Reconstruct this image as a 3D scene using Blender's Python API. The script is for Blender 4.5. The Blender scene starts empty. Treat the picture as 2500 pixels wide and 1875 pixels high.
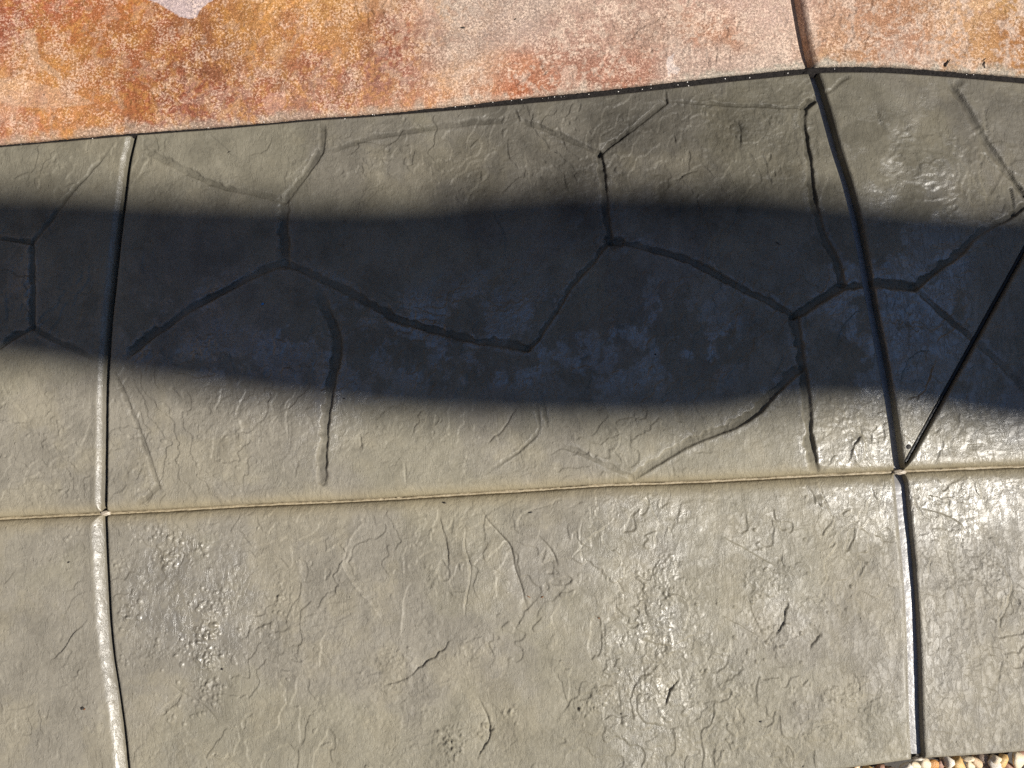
import bpy, bmesh, math, random
import numpy as np
from mathutils import Vector, Matrix

random.seed(7)
RS = np.random.RandomState
sc = bpy.context.scene
C = sc.collection

# ------------------------------------------------------------------ camera
CAM_LOC = (0.0, -0.12, 1.5)
TILT = math.radians(5.0)
FPX = 1830.0                                   # focal length in photo pixels (photo is 2500 x 1875)
cd = bpy.data.cameras.new('camera')
cd.sensor_width = 36.0
cd.lens = 36.0 * FPX / 2500.0
cd.clip_start = 0.02
cd.clip_end = 500
cam = bpy.data.objects.new('camera', cd)
cam.location = CAM_LOC
cam.rotation_euler = (TILT, 0, 0)
C.objects.link(cam)
sc.camera = cam

# ------------------------------------------------------------------ light
SUN_EL, SUN_AZ = math.radians(48.0), math.radians(-20.0)      # azimuth from +x towards +y
SUN = Vector((math.cos(SUN_EL) * math.cos(SUN_AZ), math.cos(SUN_EL) * math.sin(SUN_AZ), math.sin(SUN_EL)))
w = bpy.data.worlds.new('World')
sc.world = w
w.use_nodes = True
nt = w.node_tree
bg = nt.nodes['Background']
sky = nt.nodes.new('ShaderNodeTexSky')
sky.sky_type = 'NISHITA'
sky.sun_disc = False
sky.sun_elevation = SUN_EL
sky.sun_rotation = math.atan2(SUN.x, SUN.y)
sky.air_density = 1.0
sky.dust_density = 0.0
sky.ozone_density = 3.5
nt.links.new(sky.outputs[0], bg.inputs[0])
bg.inputs[1].default_value = 0.10
sd = bpy.data.lights.new('sun', 'SUN')
sd.energy = 5.0
sd.angle = math.radians(0.55)
sd.color = (1.0, 0.95, 0.87)
so = bpy.data.objects.new('sun', sd)
so.rotation_euler = SUN.to_track_quat('Z', 'Y').to_euler()
so.location = SUN * 20
C.objects.link(so)
sc.view_settings.view_transform = 'Standard'
sc.view_settings.look = 'None'
sc.view_settings.gamma = 1.0
sc.view_settings.exposure = 0.60
sc.view_settings.use_curve_mapping = False
sc.cycles.max_bounces = 6
sc.cycles.use_denoising = False

# ------------------------------------------------------------------ photo pixel -> point on the pavement
ct, st = math.cos(TILT), math.sin(TILT)

def at(px, py, z=0.0):
    px = np.asarray(px, float); py = np.asarray(py, float)
    dx = (px - 1250.0) / FPX
    dy = -(py - 937.5) / FPX
    # camera axes: right (1,0,0), up (0,ct,st), forward (0,st,-ct)
    X = dx; Y = dy * ct + st; Z = dy * st - ct
    t = (z - CAM_LOC[2]) / Z
    return CAM_LOC[0] + X * t, CAM_LOC[1] + Y * t

PX = 1.5 / FPX                                  # metres per photo pixel, near enough

def curve(pts):
    x, y = at([p[0] for p in pts], [p[1] for p in pts])
    return x, y

def extrap(q, xs, ys):
    q = np.asarray(q, float)
    r = np.interp(q, xs, ys)
    lo = ys[0] + (q - xs[0]) * (ys[1] - ys[0]) / (xs[1] - xs[0])
    hi = ys[-1] + (q - xs[-1]) * (ys[-1] - ys[-2]) / (xs[-1] - xs[-2])
    return np.where(q < xs[0], lo, np.where(q > xs[-1], hi, r))

def smooth_curve(a, b, n=3):
    """resample and soften a traced joint so that it has no kinks"""
    o = np.argsort(a); a = np.asarray(a)[o]; b = np.asarray(b)[o]
    t = np.linspace(a[0], a[-1], 300)
    v = np.interp(t, a, b)
    k = 13
    ker = np.hanning(k + 2)[1:-1]; ker /= ker.sum()
    for _ in range(n):
        p = np.concatenate([2 * v[0] - v[k:0:-1], v, 2 * v[-1] - v[-2:-k - 2:-1]])
        v = np.convolve(p, ker, 'same')[k:-k]
    return t, v

B0p = [(0,354),(163,340),(325,325),(529,311),(793,287),(895,281),(1003,271),(1125,260),(1248,246),(1410,232),(1532,218),(1695,199),(1763,191),(1885,179),(1970,171),(2007,166),(2170,167),(2332,179),(2495,193)]
B1p = [(0,1267),(122,1261),(244,1255),(407,1247),(610,1235),(895,1222),(1064,1212),(1288,1198),(1492,1184),(1695,1178),(1844,1170),(2007,1161),(2186,1153),(2251,1149),(2495,1139)]
B2p = [(0,2010),(500,1985),(1000,1960),(1600,1926),(1900,1895),(2108,1874),(2235,1855),(2373,1847),(2499,1837)]
Lp = [(325,331),(310,395),(300,480),(285,602),(281,641),(266,783),(256,925),(254,1007),(253,1129),(251,1251),(255,1363),(264,1525),(272,1607),(285,1688),(297,1770),(307,1871)]
Rp = [(1944,0),(1956,69),(1970,142),(1988,179),(2004,228),(2021,290),(2042,366),(2067,439),(2090,529),(2114,651),(2120,690),(2140,795),(2157,877),(2174,974),(2188,1068),(2196,1137),(2203,1170),(2212,1271),(2222,1363),(2231,1485),(2236,1607),(2240,1770),(2244,1839)]
Dp = [(2206,1140),(2251,1072),(2308,958),(2373,844),(2454,698),(2499,620)]

def rowc(pts):
    x, y = curve(pts); xs, ys = smooth_curve(x, y)
    return lambda q: extrap(q, xs, ys)
def colc(pts):
    x, y = curve(pts); ys, xs = smooth_curve(y, x, 2)
    return lambda q: extrap(q, ys, xs)
fB0, fB1, fB2 = rowc(B0p), rowc(B1p), rowc(B2p)
gL, gR = colc(Lp), colc(Rp)
Dx, Dy = curve(Dp)
_D = np.polyfit(Dy, Dx, 1)
gD = lambda q: np.polyval(_D, np.asarray(q, float))

# ------------------------------------------------------------------ raster maps of relief and colour, 1 mm cells
X0, X1, Y0, Y1, RES = -1.36, 1.36, -1.0, 1.12, 0.001
NX, NY = int((X1 - X0) / RES), int((Y1 - Y0) / RES)
gx = X0 + (np.arange(NX) + .5) * RES
gy = Y0 + (np.arange(NY) + .5) * RES

def vnoise(cx, seed, cy=None):
    cy = cy or cx
    r = RS(seed)
    nx, ny = int((X1 - X0) / cx) + 4, int((Y1 - Y0) / cy) + 4
    g = r.rand(ny, nx).astype(np.float32)
    ox, oy = r.rand(2)
    def idx(c, c0, cell, o):
        f = (c - c0) / cell + o
        i = np.floor(f).astype(int); t = (f - i).astype(np.float32)
        return i, t * t * (3 - 2 * t)
    ix, tx = idx(gx, X0, cx, ox); iy, ty = idx(gy, Y0, cy, oy)
    a = g[:, ix] * (1 - tx) + g[:, ix + 1] * tx
    return a[iy] * (1 - ty)[:, None] + a[iy + 1] * ty[:, None]

def fbm(cell, octs, seed, gain=.5, lac=1.93, asp=1.0):
    s = np.zeros((NY, NX), np.float32); a = 1.0; n = 0
    for k in range(octs):
        s += a * vnoise(cell, seed + k * 17, cell * asp); n += a; a *= gain; cell /= lac
    return s / n                                   # 0..1, mean .5

def sstep(a, b, x):
    t = np.clip((x - a) / (b - a), 0, 1)
    return t * t * (3 - 2 * t)

def warp(img, dx, dy):
    ix = np.clip((np.arange(NX)[None, :] + dx / RES).astype(np.int32), 0, NX - 1)
    iy = np.clip((np.arange(NY)[:, None] + dy / RES).astype(np.int32), 0, NY - 1)
    return img[iy, ix]

wx = (fbm(.12, 4, 901) - .5) * .10
wy = (fbm(.12, 4, 951) - .5) * .10
# relief of split slate: broken terraces, softened swells, fine pocking
base = warp(fbm(.26, 6, 11, .58, asp=1.3), wx, wy)
def terr(f, n, sharp):
    v = f * n; i = np.floor(v); t = v - i
    return (i + sstep(1 - sharp, 1, t)) / n
ledge = terr(base, 14, .05)
ledge2 = terr(warp(fbm(.11, 6, 77, .64, asp=.7), wy * .6, wx * .6), 9, .05)
broken = sstep(.47, .60, fbm(.16, 4, 301))
broken2 = sstep(.50, .62, fbm(.2, 4, 331))
H = (base - .5) * .010
H += (ledge - base) * .028 * broken
H += (ledge2 - .5) * .0075 * broken2
H += (fbm(.03, 4, 41, .6) - .5) * .0020
rough_area = sstep(.52, .66, fbm(.14, 4, 511))
H += (fbm(.0085, 3, 61, .6) - .5) * (.0016 * rough_area + .00055)
H = H.astype(np.float32)

GRV = np.zeros((NY, NX), np.float32)
RIM = np.zeros((NY, NX), np.float32)
GV = fbm(.075, 3, 83, .6)
wob = (fbm(.035, 3, 71) - .5)
wob2 = (fbm(.012, 2, 75) - .5)

def polydist(pts_px, reach):
    """windows of unsigned/signed distance (m) to a polyline; yields slices, distance, side and run"""
    x, y = at([p[0] for p in pts_px], [p[1] for p in pts_px])
    # corner rounding
    px, py = [x[0]], [y[0]]
    for i in range(len(x) - 1):
        n = max(1, int(math.hypot(x[i+1]-x[i], y[i+1]-y[i]) / .012))
        for k in range(1, n + 1):
            px.append(x[i] + (x[i+1]-x[i]) * k / n); py.append(y[i] + (y[i+1]-y[i]) * k / n)
    px, py = np.array(px), np.array(py)
    for _ in range(2):
        if len(px) > 4:
            px[1:-1] = (px[:-2] + 2*px[1:-1] + px[2:]) / 4
            py[1:-1] = (py[:-2] + 2*py[1:-1] + py[2:]) / 4
    i0 = max(0, int((px.min() - reach - X0) / RES)); i1 = min(NX, int((px.max() + reach - X0) / RES) + 1)
    j0 = max(0, int((py.min() - reach - Y0) / RES)); j1 = min(NY, int((py.max() + reach - Y0) / RES) + 1)
    if i1 <= i0 or j1 <= j0: return None
    D = np.full((j1 - j0, i1 - i0), 9., np.float32); S = np.zeros_like(D); T = np.zeros_like(D)
    L = np.concatenate([[0], np.cumsum(np.hypot(np.diff(px), np.diff(py)))])
    wxx = wob[j0:j1, i0:i1] * .007 + wob2[j0:j1, i0:i1] * .0035
    for k in range(len(px) - 1):
        a0 = max(i0, int((min(px[k], px[k+1]) - reach - X0) / RES)); a1 = min(i1, int((max(px[k], px[k+1]) + reach - X0) / RES) + 1)
        b0 = max(j0, int((min(py[k], py[k+1]) - reach - Y0) / RES)); b1 = min(j1, int((max(py[k], py[k+1]) + reach - Y0) / RES) + 1)
        if a1 <= a0 or b1 <= b0: continue
        gxx = gx[a0:a1][None, :] - px[k]; gyy = gy[b0:b1][:, None] - py[k]
        wv = wxx[b0-j0:b1-j0, a0-i0:a1-i0]
        gxx = gxx + wv; gyy = gyy - wv
        ex, ey = px[k+1] - px[k], py[k+1] - py[k]; l2 = ex*ex + ey*ey + 1e-12
        t = np.clip((gxx*ex + gyy*ey) / l2, 0, 1)
        qx, qy = gxx - t*ex, gyy - t*ey
        d = np.sqrt(qx*qx + qy*qy)
        sub = D[b0-j0:b1-j0, a0-i0:a1-i0]
        m = d < sub
        sub[m] = d[m]
        S[b0-j0:b1-j0, a0-i0:a1-i0][m] = np.sign(gxx*ey - gyy*ex + 0*d)[m]     # +1 = right of travel
        T[b0-j0:b1-j0, a0-i0:a1-i0][m] = ((L[k] + t*math.sqrt(l2)) / L[-1])[m]
    return (slice(j0, j1), slice(i0, i1)), D, S, T

def groove(pts, wpx, dep, step=0.0, fade=(0, 0), lip=.15):
    """an impressed channel wpx photo pixels wide; step raises the ground on its right-hand side"""
    hw = wpx * PX * .5
    r = polydist(pts, hw * 3 + .03)
    if r is None: return
    sl, D, S, T = r
    hwv = hw * (1 + .8 * wob[sl] + .9 * wob2[sl])
    env = np.ones_like(T)
    if fade[0]: env *= sstep(0, fade[0], T)
    if fade[1]: env *= 1 - sstep(1 - fade[1], 1, T)
    ch = (1 - sstep(.46, 1.04, D / hwv)) * np.clip(.86 + 1.4 * (GV[sl] - .44), .40, 1.2)
    H[sl] -= dep * ch * env * (.9 + .5 * wob2[sl])
    GRV[sl] = np.maximum(GRV[sl], ch * env)
    rim = np.exp(-((D - hwv * 1.45) / (hwv * .55)) ** 2)
    RIM[sl] = np.maximum(RIM[sl], rim * env)
    H[sl] += lip * .0012 * rim * env
    if step:
        H[sl] += step * np.where(S > 0, np.exp(-np.maximum(D - hw, 0) / .028), 0) * env * (D > hwv * .6)

def crack(pts, step, wid=.0016, depth=0.0, reach=.022, fade=.25):
    """a thin split ledge: ground on the right-hand side is `step` higher and runs out over `reach`"""
    r = polydist(pts, reach * 3)
    if r is None: return
    sl, D, S, T = r
    env = sstep(0, fade, T) * (1 - sstep(1 - fade, 1, T)) * (1 + 1.2 * wob[sl])
    sd_ = D * S
    rise = sstep(-wid * .5, wid * .5, sd_)
    H[sl] += step * rise * np.exp(-D / reach) * env
    if depth:
        H[sl] -= depth * np.exp(-(D / wid) ** 2) * env

G = [
 ([(1268,293),(1329,313),(1402,346),(1463,372)], 10, .0022, 0, (.1, 0)),
 ([(1254,262),(1268,293)], 6, .0016, 0, (.3, 0)),
 ([(1463,375),(1532,321),(1580,285),(1626,248)], 11, .0034, 0, (0, 0)),
 ([(1624,222),(1626,248)], 7, .003, 0, (0, 0)),
 ([(1463,372),(1467,390),(1471,407),(1474,450),(1477,488),(1484,570),(1492,592)], 14, .0036, 0, (0, 0)),
 ([(1490,588),(1500,594),(1512,590)], 26, .0030, 0, (0, 0)),
 ([(1495,590),(1540,592),(1600,612),(1661,626),(1722,653),(1763,677),(1824,710),(1885,738),(1938,771)], 14, .0038, .0008, (0, 0)),
 ([(1938,771),(1970,755),(2007,730),(2060,698),(2109,692),(2137,692),(2235,702)], 16, .0040, 0, (0, 0)),
 ([(1991,236),(1958,262),(1958,285),(1968,346),(1978,407),(1987,488),(2007,570),(2031,608),(2048,651),(2060,694)], 15, .0040, 0, (0, 0)),
 ([(1991,236),(1970,254)], 18, .004, 0, (0, 0)),
 ([(1630,246),(1722,252),(1800,258),(1885,260),(1955,262)], 6, .0022, 0, (.1, 0)),
 ([(2235,702),(2292,653),(2340,622),(2393,566),(2430,545),(2475,525),(2499,500),(2560,470)], 13, .0036, 0, (0, 0)),
 ([(2235,702),(2300,763),(2373,824),(2434,877),(2500,946),(2560,1000)], 12, .0032, 0, (.1, 0)),
 ([(2308,195),(2340,232),(2373,285),(2414,358),(2450,407),(2500,476)], 13, .0036, 0, (.1, 0)),
 ([(2340,205),(2358,190)], 14, .002, 0, (0, .5)),
 ([(2467,460),(2474,500),(2481,525)], 6, .0024, 0, (0, 0)),
 ([(2020,222),(2045,200),(2075,182)], 9, .0028, 0, (0, .2)),
 ([(1942,775),(1950,828),(1955,880),(1962,920),(1968,965),(1970,1007),(1974,1068),(1991,1150)], 18, .0046, 0, (0, 0)),
 ([(1955,900),(1946,905),(1901,946),(1852,1003),(1803,1035),(1742,1056),(1661,1092),(1600,1129),(1545,1166)], 16, .0044, 0, (0, 0)),
 ([(1545,1166),(1451,1121),(1349,1078)], 9, .0022, 0, (0, .3)),
 ([(1308,966),(1317,1030),(1312,1062),(1244,1117),(1166,1170)], 7, .0013, 0, (.2, .4)),
 ([(1325,966),(1331,1010),(1337,1048)], 7, .0014, 0, (.2, .4)),
 ([(700,645),(735,655),(773,677),(855,714),(881,728),(925,755),(963,778),(1064,808),(1187,836),(1240,842),(1288,852)], 15, .0036, 0, (0, 0)),
 ([(1288,854),(1308,838),(1349,775),(1390,702),(1439,653),(1467,610),(1488,592)], 9, .0020, .0010, (0, 0)),
 ([(697,645),(692,600),(692,529),(697,488)], 21, .0030, 0, (0, 0)),
 ([(695,490),(651,478),(529,452),(468,423),(407,393),(346,362),(332,350)], 14, .0022, 0, (0, .1)),
 ([(698,488),(732,443),(773,387),(790,366),(785,338),(789,297)], 15, .0024, 0, (0, .1)),
 ([(795,372),(870,345),(963,325),(1060,312),(1125,303),(1248,293)], 12, .0010, 0, (.1, .1)),
 ([(697,640),(683,644),(610,677),(529,718),(448,763),(366,824),(301,877)], 14, .0034, 0, (0, .08)),
 ([(771,690),(781,718),(797,763),(822,812),(826,852),(814,909),(802,966),(793,1027),(789,1088),(787,1175)], 19, .0042, 0, (.2, 0)),
 ([(276,905),(305,966),(346,1068),(382,1178),(388,1198)], 9, .0019, 0, (.1, .1)),
 ([(385,1188),(360,1212),(325,1235)], 13, .0015, 0, (0, .2)),
 ([(-60,574),(0,580),(40,584),(80,594)], 10, .0030, .001, (0, 0)),
 ([(83,588),(122,541),(171,476),(224,411),(281,342)], 9, .0020, 0, (0, .3)),
 ([(79,594),(80,640),(79,722),(79,798)], 11, .0030, 0, (0, 0)),
 ([(79,798),(40,820),(0,846),(-60,880)], 10, .0028, 0, (0, 0)),
 ([(85,803),(163,844),(244,880)], 12, .0012, 0, (0, .3)),
]
for pts, wd, dep, stp, fd in G:
    groove(pts, wd * 1.40, dep * 1.65, stp, fd)

K = [  # (points, step, depth)
 ([(1164,1216),(1186,1265),(1231,1314),(1260,1342),(1250,1375),(1272,1420),(1280,1464),(1298,1513)], -.0022, .0014),
 ([(1136,1270),(1131,1338),(1150,1379),(1145,1420),(1138,1460),(1135,1521)], .0020, .0032),
 ([(1180,1355),(1154,1379)], .001, .0018),
 ([(1392,1212),(1329,1233),(1290,1243),(1264,1256),(1260,1272),(1274,1304)], .0024, .0016),
 ([(1308,1302),(1337,1326),(1365,1371),(1363,1389)], -.0020, .0010),
 ([(1504,1265),(1480,1290),(1443,1306),(1384,1375)], .0014, .0010),
 ([(916,1241),(880,1280),(853,1314),(834,1359),(845,1399),(898,1464),(936,1509),(936,1534)], .0024, 0),
 ([(1081,1253),(1077,1289),(1095,1330),(1101,1363),(1089,1399)], -.0024, 0),
 ([(1024,1269),(1030,1293),(1009,1342)], .0016, .0006),
 ([(1009,1416),(983,1460),(983,1509),(977,1562)], .0020, 0),
 ([(1115,1552),(1109,1558),(1081,1586),(1044,1619),(1003,1651),(960,1665),(918,1680)], -.0024, .0014),
 ([(1160,1684),(1178,1725),(1199,1770),(1205,1800),(1178,1826),(1160,1871)], -.0022, .0018),
 ([(1569,1204),(1593,1245),(1612,1285)], .0018, .0014),
 ([(1661,1647),(1637,1680),(1630,1700),(1624,1729)], -.0022, .0022),
 ([(1921,1460),(1925,1485),(1905,1534),(1890,1560)], -.0024, .0018),
 ([(2008,1545),(1999,1554),(1974,1586)], -.0020, .0024),
 ([(1746,1300),(1763,1312),(1803,1330),(1850,1358),(1901,1387)], .0018, 0),
 ([(1746,1493),(1790,1515),(1828,1538),(1868,1562)], .0014, .0012),
 ([(2231,1204),(2234,1225),(2239,1237),(2255,1265)], .0016, .0024),
 ([(2239,1237),(2300,1253),(2353,1277),(2365,1314)], .0016, .0012),
 ([(2442,1355),(2446,1383),(2479,1428),(2463,1464),(2458,1501),(2438,1509),(2440,1534),(2458,1566)], .0024, .0030),
 ([(2267,1129),(2280,1105),(2300,1092),(2332,1084),(2393,1084),(2425,1092),(2434,1108)], -.0016, .0010),
 ([(2003,1200),(2027,1249),(2037,1277)], .0024, .0024),
 ([(1999,1174),(2005,1205)], .002, .002),
 ([(2275,1363),(2268,1385),(2271,1403)], .002, .003),
 ([(710,970),(696,1027),(702,1076)], .0014, .0012),
 ([(4,925),(8,958),(41,987),(73,1031)], .0014, .0012),
 ([(879,1060),(885,1100)], -.0020, .0012),
 ([(988,1130),(989,1150),(991,1186)], .001, .0026),
 ([(1146,1096),(1123,1141),(1150,1186)], .0018, 0),
 ([(1182,1035),(1215,1064),(1219,1088)], .0012, .0008),
 ([(1467,987),(1508,1039),(1518,1068),(1512,1092),(1488,1113)], .0018, .0008),
 ([(1199,500),(1204,520),(1207,537),(1228,555),(1235,570),(1231,618),(1237,651)], .0020, .0014),
 ([(1203,415),(1186,439),(1162,452),(1130,509)], .0016, .0010),
 ([(1856,439),(1816,472),(1803,509),(1795,545),(1763,582)], .0018, .0016),
 ([(1702,475),(1705,500),(1718,521),(1735,570),(1742,590)], -.0016, .0008),
 ([(1779,330),(1777,300),(1792,288),(1812,293),(1808,330),(1809,366)], -.0018, .0010),
 ([(1645,443),(1675,424),(1710,411)], .001, .0028),
 ([(2410,256),(2402,293),(2418,338)], .0010, .0030),
 ([(2414,366),(2389,403),(2397,448),(2414,476),(2410,513)], .0016, .0034),
 ([(2141,252),(2149,297),(2170,325)], -.0016, .0006),
 ([(1917,860),(1901,901),(1886,925)], .001, .0026),
 ([(2040,850),(2056,799),(2078,770),(2100,752),(2121,755)], -.0030, 0),
 ([(2190,954),(2210,901),(2232,862),(2271,850),(2292,866)], -.0030, 0),
 ([(2292,866),(2275,910),(2255,965),(2215,975),(2205,985)], -.0026, 0),
 ([(12,702),(20,755),(20,790)], .0012, .0022),
 ([(509,326),(562,370),(570,388)], -.0014, .0006),
 ([(667,330),(666,350),(655,375),(620,372),(590,387)], -.0014, 0),
 ([(2072,1135),(2076,1105),(2086,1085),(2113,1060)], .0026, 0),
 ([(2113,1060),(2108,1090),(2118,1110),(2108,1138),(2080,1140)], .0022, .0012),
 ([(4,-10),(33,65),(65,81)], .0030, 0), ([(65,81),(63,100),(68,118),(106,151),(163,183),(195,208),(265,244),(325,277)], .0026, .001),
 ([(610,-20),(620,20),(635,49),(671,81),(679,106)], .0022, .0010),
 ([(716,151),(730,175),(753,191),(814,228),(867,232),(895,268)], .0026, .0008),
 ([(1990,120),(2000,104),(2031,87)], .0018, 0),
 ([(1400,215),(1470,150),(1520,120)], -.0010, 0),
 ([(1245,225),(1300,180),(1360,150)], .0010, 0),
 ([(2090,1700),(2100,1650),(2075,1640)], .001, .001),
 ([(1600,1480),(1640,1440),(1690,1470),(1680,1520),(1660,1560)], .0016, .0008),
 ([(1560,1560),(1640,1580),(1700,1540),(1712,1560)], -.0016, .0008),
 ([(2310,1400),(2345,1480),(2325,1540)], .0018, .0010),
 ([(410,1660),(440,1690),(500,1720),(540,1770)], -.0014, .0010),
 ([(430,1750),(470,1800),(520,1840),(590,1865)], .0014, .0008),
 ([(920,1020),(960,985),(1010,1000)], .001, 0),
 ([(10,1440),(20,1410),(40,1380)], .0012, .0004),
 ([(110,1620),(160,1590),(190,1530),(222,1510)], .0018, 0),
]
for pts, stp, dep in K:
    crack(pts, stp * 1.35, depth=dep * .95)
# a few more random short splits, wandering mostly up-down as in a slate stamp
rr = random.Random(5)
for k in range(45):
    x, y = rr.uniform(-60, 2560), rr.uniform(230, 1900)
    a = rr.choice([1.2, 1.4, 1.8, 2.2, 2.6, .9]) + rr.uniform(-.25, .25)
    pts = [(x, y)]
    for j in range(rr.randint(2, 5)):
        l = rr.uniform(12, 34); a += rr.uniform(-.45, .45)
        x += math.cos(a) * l; y += math.sin(a) * l
        pts.append((x, y))
    crack(pts, rr.choice([-1, 1]) * rr.uniform(.0005, .0016), depth=rr.choice([0, 0, .0006, .0012]))

# flaky, blistered and bubbled places: (px, py, radius px, how many, bubble size mm)
bub = [(400,1310,40,50,3),(405,1360,35,40,3.4),(310,1490,40,34,3.5),(480,1345,45,40,3),(520,1470,50,70,3.2),(505,1560,45,90,3.4),(510,1610,36,90,3),(505,1690,42,90,3),
       (375,1600,40,45,2.6),(430,1590,40,24,3),(590,1560,45,34,3),(290,1380,22,22,3),(305,1615,22,16,2.8),(680,1470,45,55,3),(650,1540,25,18,3),(160,1300,30,14,3),(170,1640,40,26,2.6),
       (960,1600,50,30,2.6),(1100,1830,40,40,3),(1110,1800,40,34,3.2),(1245,1745,24,26,3),(1190,1780,24,24,3),(1440,1730,30,40,2.6),(1480,1660,50,26,2.6),
       (385,1180,120,60,2.2),(560,1130,120,40,2.4),(480,1060,140,40,2.2),(150,1080,110,34,2.2),(190,1230,60,30,2.2),
       (440,1730,60,34,2.6),(1800,1500,160,60,2.6),(1850,1620,160,60,2.6),(2000,1400,160,60,2.4),(1600,1430,90,60,2.6),(1560,1560,70,50,2.6)]
rb = RS(12)
for bx, by, br, n, mm in bub:
    for k in range(int(n)):
        q = rb.randn(2) * br * .48
        cx, cy = at(bx + q[0], by + q[1])
        r = (mm * .5 + rb.rand() ** 2 * mm * 1.1) * .001
        i = int((cx - X0) / RES); j = int((cy - Y0) / RES); m = int(r / RES) + 2
        if i - m < 0 or j - m < 0 or i + m + 1 > NX or j + m + 1 > NY: continue
        dd = np.hypot(gx[i-m:i+m+1][None, :] - cx, (gy[j-m:j+m+1][:, None] - cy) * rb.uniform(.8, 1.15)) / r
        H[j-m:j+m+1, i-m:i+m+1] += np.sqrt(np.clip(1 - dd ** 2, 0, 1)) * r * rb.uniform(.25, .65)

def blob(pts, soft=.75):
    s = np.zeros((NY, NX), np.float32)
    for bx, by, rx, ry, v in pts:
        cx, cy = at(bx, by)
        s = np.maximum(s, v * np.exp(-(((gx - cx) / (rx * PX)) ** 2)[None, :] - (((gy - cy) / (ry * PX)) ** 2)[:, None]))
    return s
flaky = blob([(1640,1420,70,60,1),(1590,1500,60,110,1),(1600,1620,70,100,1),(1660,1690,60,60,.9),(1480,1700,60,40,.9),(1100,1825,45,40,1),(960,1640,90,50,.9),(1170,1590,60,60,.8),
              (1850,1420,70,40,.9),(1900,1560,60,40,.9),(1800,1680,50,40,.8),(1760,1850,40,30,.6),(2080,1700,90,60,.7),(2010,1780,50,40,.8),(500,1590,60,170,.6),(420,1350,60,50,.6),
              (1060,1410,40,40,.7),(1400,1430,50,60,.5),(2420,1400,90,120,.7),(1780,820,120,110,.7),(1700,930,100,50,.8),(1280,920,200,70,.8),(1050,950,150,50,.6),(450,850,130,70,.8),(1500,800,60,90,.6),(1380,720,50,40,.7)])
fl_n = warp(fbm(.022, 4, 611, .6), wx * .2, wy * .2)
fl = sstep(.50, .54, fl_n * .55 + flaky * .32 + .03) * sstep(.12, .4, flaky)
H += fl * .0011
H += fl * (vnoise(.004, 621) - .5) * .0013

# film of sealer: 1 = smooth wet-looking, 0 = matt
wet = fbm(.3, 5, 711, .55)
wet = sstep(.44, .60, wet * .72 + blob([(1300,860,900,150,1.1),(2150,700,330,260,.9),(450,850,260,110,1),(2250,1180,420,260,.8),(50,720,70,120,1),(500,1500,200,300,.75),(1650,1450,500,300,.35),(1800,800,300,160,.8),(1600,900,200,80,1)]) * .22)
holes = sstep(.505, .565, warp(fbm(.075, 7, 731, .70), wx * .5, wy * .5) + blob([(1500,720,60,90,.20),(1690,860,50,80,.22),(1050,900,70,60,.14),(480,650,80,80,.18),(830,850,80,70,.16),(900,760,90,50,.14),(2130,800,30,50,.14),(2120,780,40,50,.1),(480,890,80,20,.12),(1300,960,40,30,.1)]))
speck = sstep(.50, .62, warp(fbm(.016, 4, 761, .62), wx * .2, wy * .2) + (wet - .5) * .10)
holes *= .30 + .70 * sstep(-.05, .02, gy)[:, None]
wet = wet * (1 - holes) * (.62 + .38 * speck) + .12 * speck
# thin overall gloss, stronger on the lower row and towards the right
ramp = (.10 + .10 * sstep(.0, -.25, gy)[:, None] * np.ones(NX)[None, :] + .12 * sstep(.1, .8, gx)[None, :]).astype(np.float32)
ramp *= (.55 + .9 * fbm(.05, 6, 781, .68)) * (1 - .9 * holes)
wet = np.maximum(wet * .9, 0) * (1 - ramp * .6) + ramp
wet -= .25 * (fbm(.006, 2, 791, .6) - .5)
zone = blob([(200,740,420,230,1),(700,760,420,230,1),(1200,800,420,230,1),(1700,800,420,230,1),(2200,760,420,230,1),(2250,1150,330,130,.66),(1850,1240,330,90,.5),(2500,1200,200,200,.7),(450,1500,230,330,.7),(2240,1500,90,300,.5),(1620,1560,150,230,.5),(1880,1480,120,120,.4)])
wet = (wet + .55 * RIM * (vnoise(.012, 797) > .35)) * (1 - .85 * GRV)
wet = np.clip(wet * (.30 + .70 * np.clip(zone, 0, 1)), 0, 1)
# a dry tan margin along the tooled middle joint
yb = fB1(gx)[None, :]
marg = np.exp(-((gy[:, None] - yb) / .020) ** 2).astype(np.float32)
wet *= 1 - .85 * marg

# ---- colours
def s2l(c):
    c = np.asarray(c, float) / 255.0
    return np.where(c <= .04045, c / 12.92, ((c + .055) / 1.055) ** 2.4)
GX = [0,160,320,480,640,800,960,1120,1280,1440,1600,1760,1900,2050,2200,2350,2500]
GY = [-60, 0, 90, 180, 270, 350]
row0 = [(196,108,62),(214,122,70),(205,118,48),(180,110,50),(226,162,88),(225,162,85),(205,150,105),(214,188,166),(205,176,156),(208,178,158),(204,164,142),(222,184,164),(226,192,172),(215,168,135),(210,152,108),(238,188,135),(215,160,85)]
row1 = [(184,100,56),(204,122,52),(192,118,50),(165,100,48),(205,142,75),(215,150,78),(165,98,62),(190,160,138),(202,168,150),(204,160,138),(198,164,142),(206,146,108),(226,196,174),(212,160,118),(205,146,104),(222,162,92),(186,120,42)]
row2 = [(234,172,112),(212,142,66),(188,110,48),(160,94,52),(192,126,78),(195,132,96),(176,112,88),(220,178,144),(204,138,102),(192,132,104),(198,140,114),(212,172,150),(216,182,158),(212,158,96),(206,146,96),(220,160,92),(205,140,60)]
row3 = [(224,162,122),(228,152,84),(190,108,48),(160,104,74),(186,130,102),(205,142,108),(212,142,98),(216,132,66),(196,106,54),(182,100,62),(190,120,90),(205,160,135),(216,184,160),(212,168,110),(210,150,100),(220,165,100),(215,160,95)]
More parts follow.
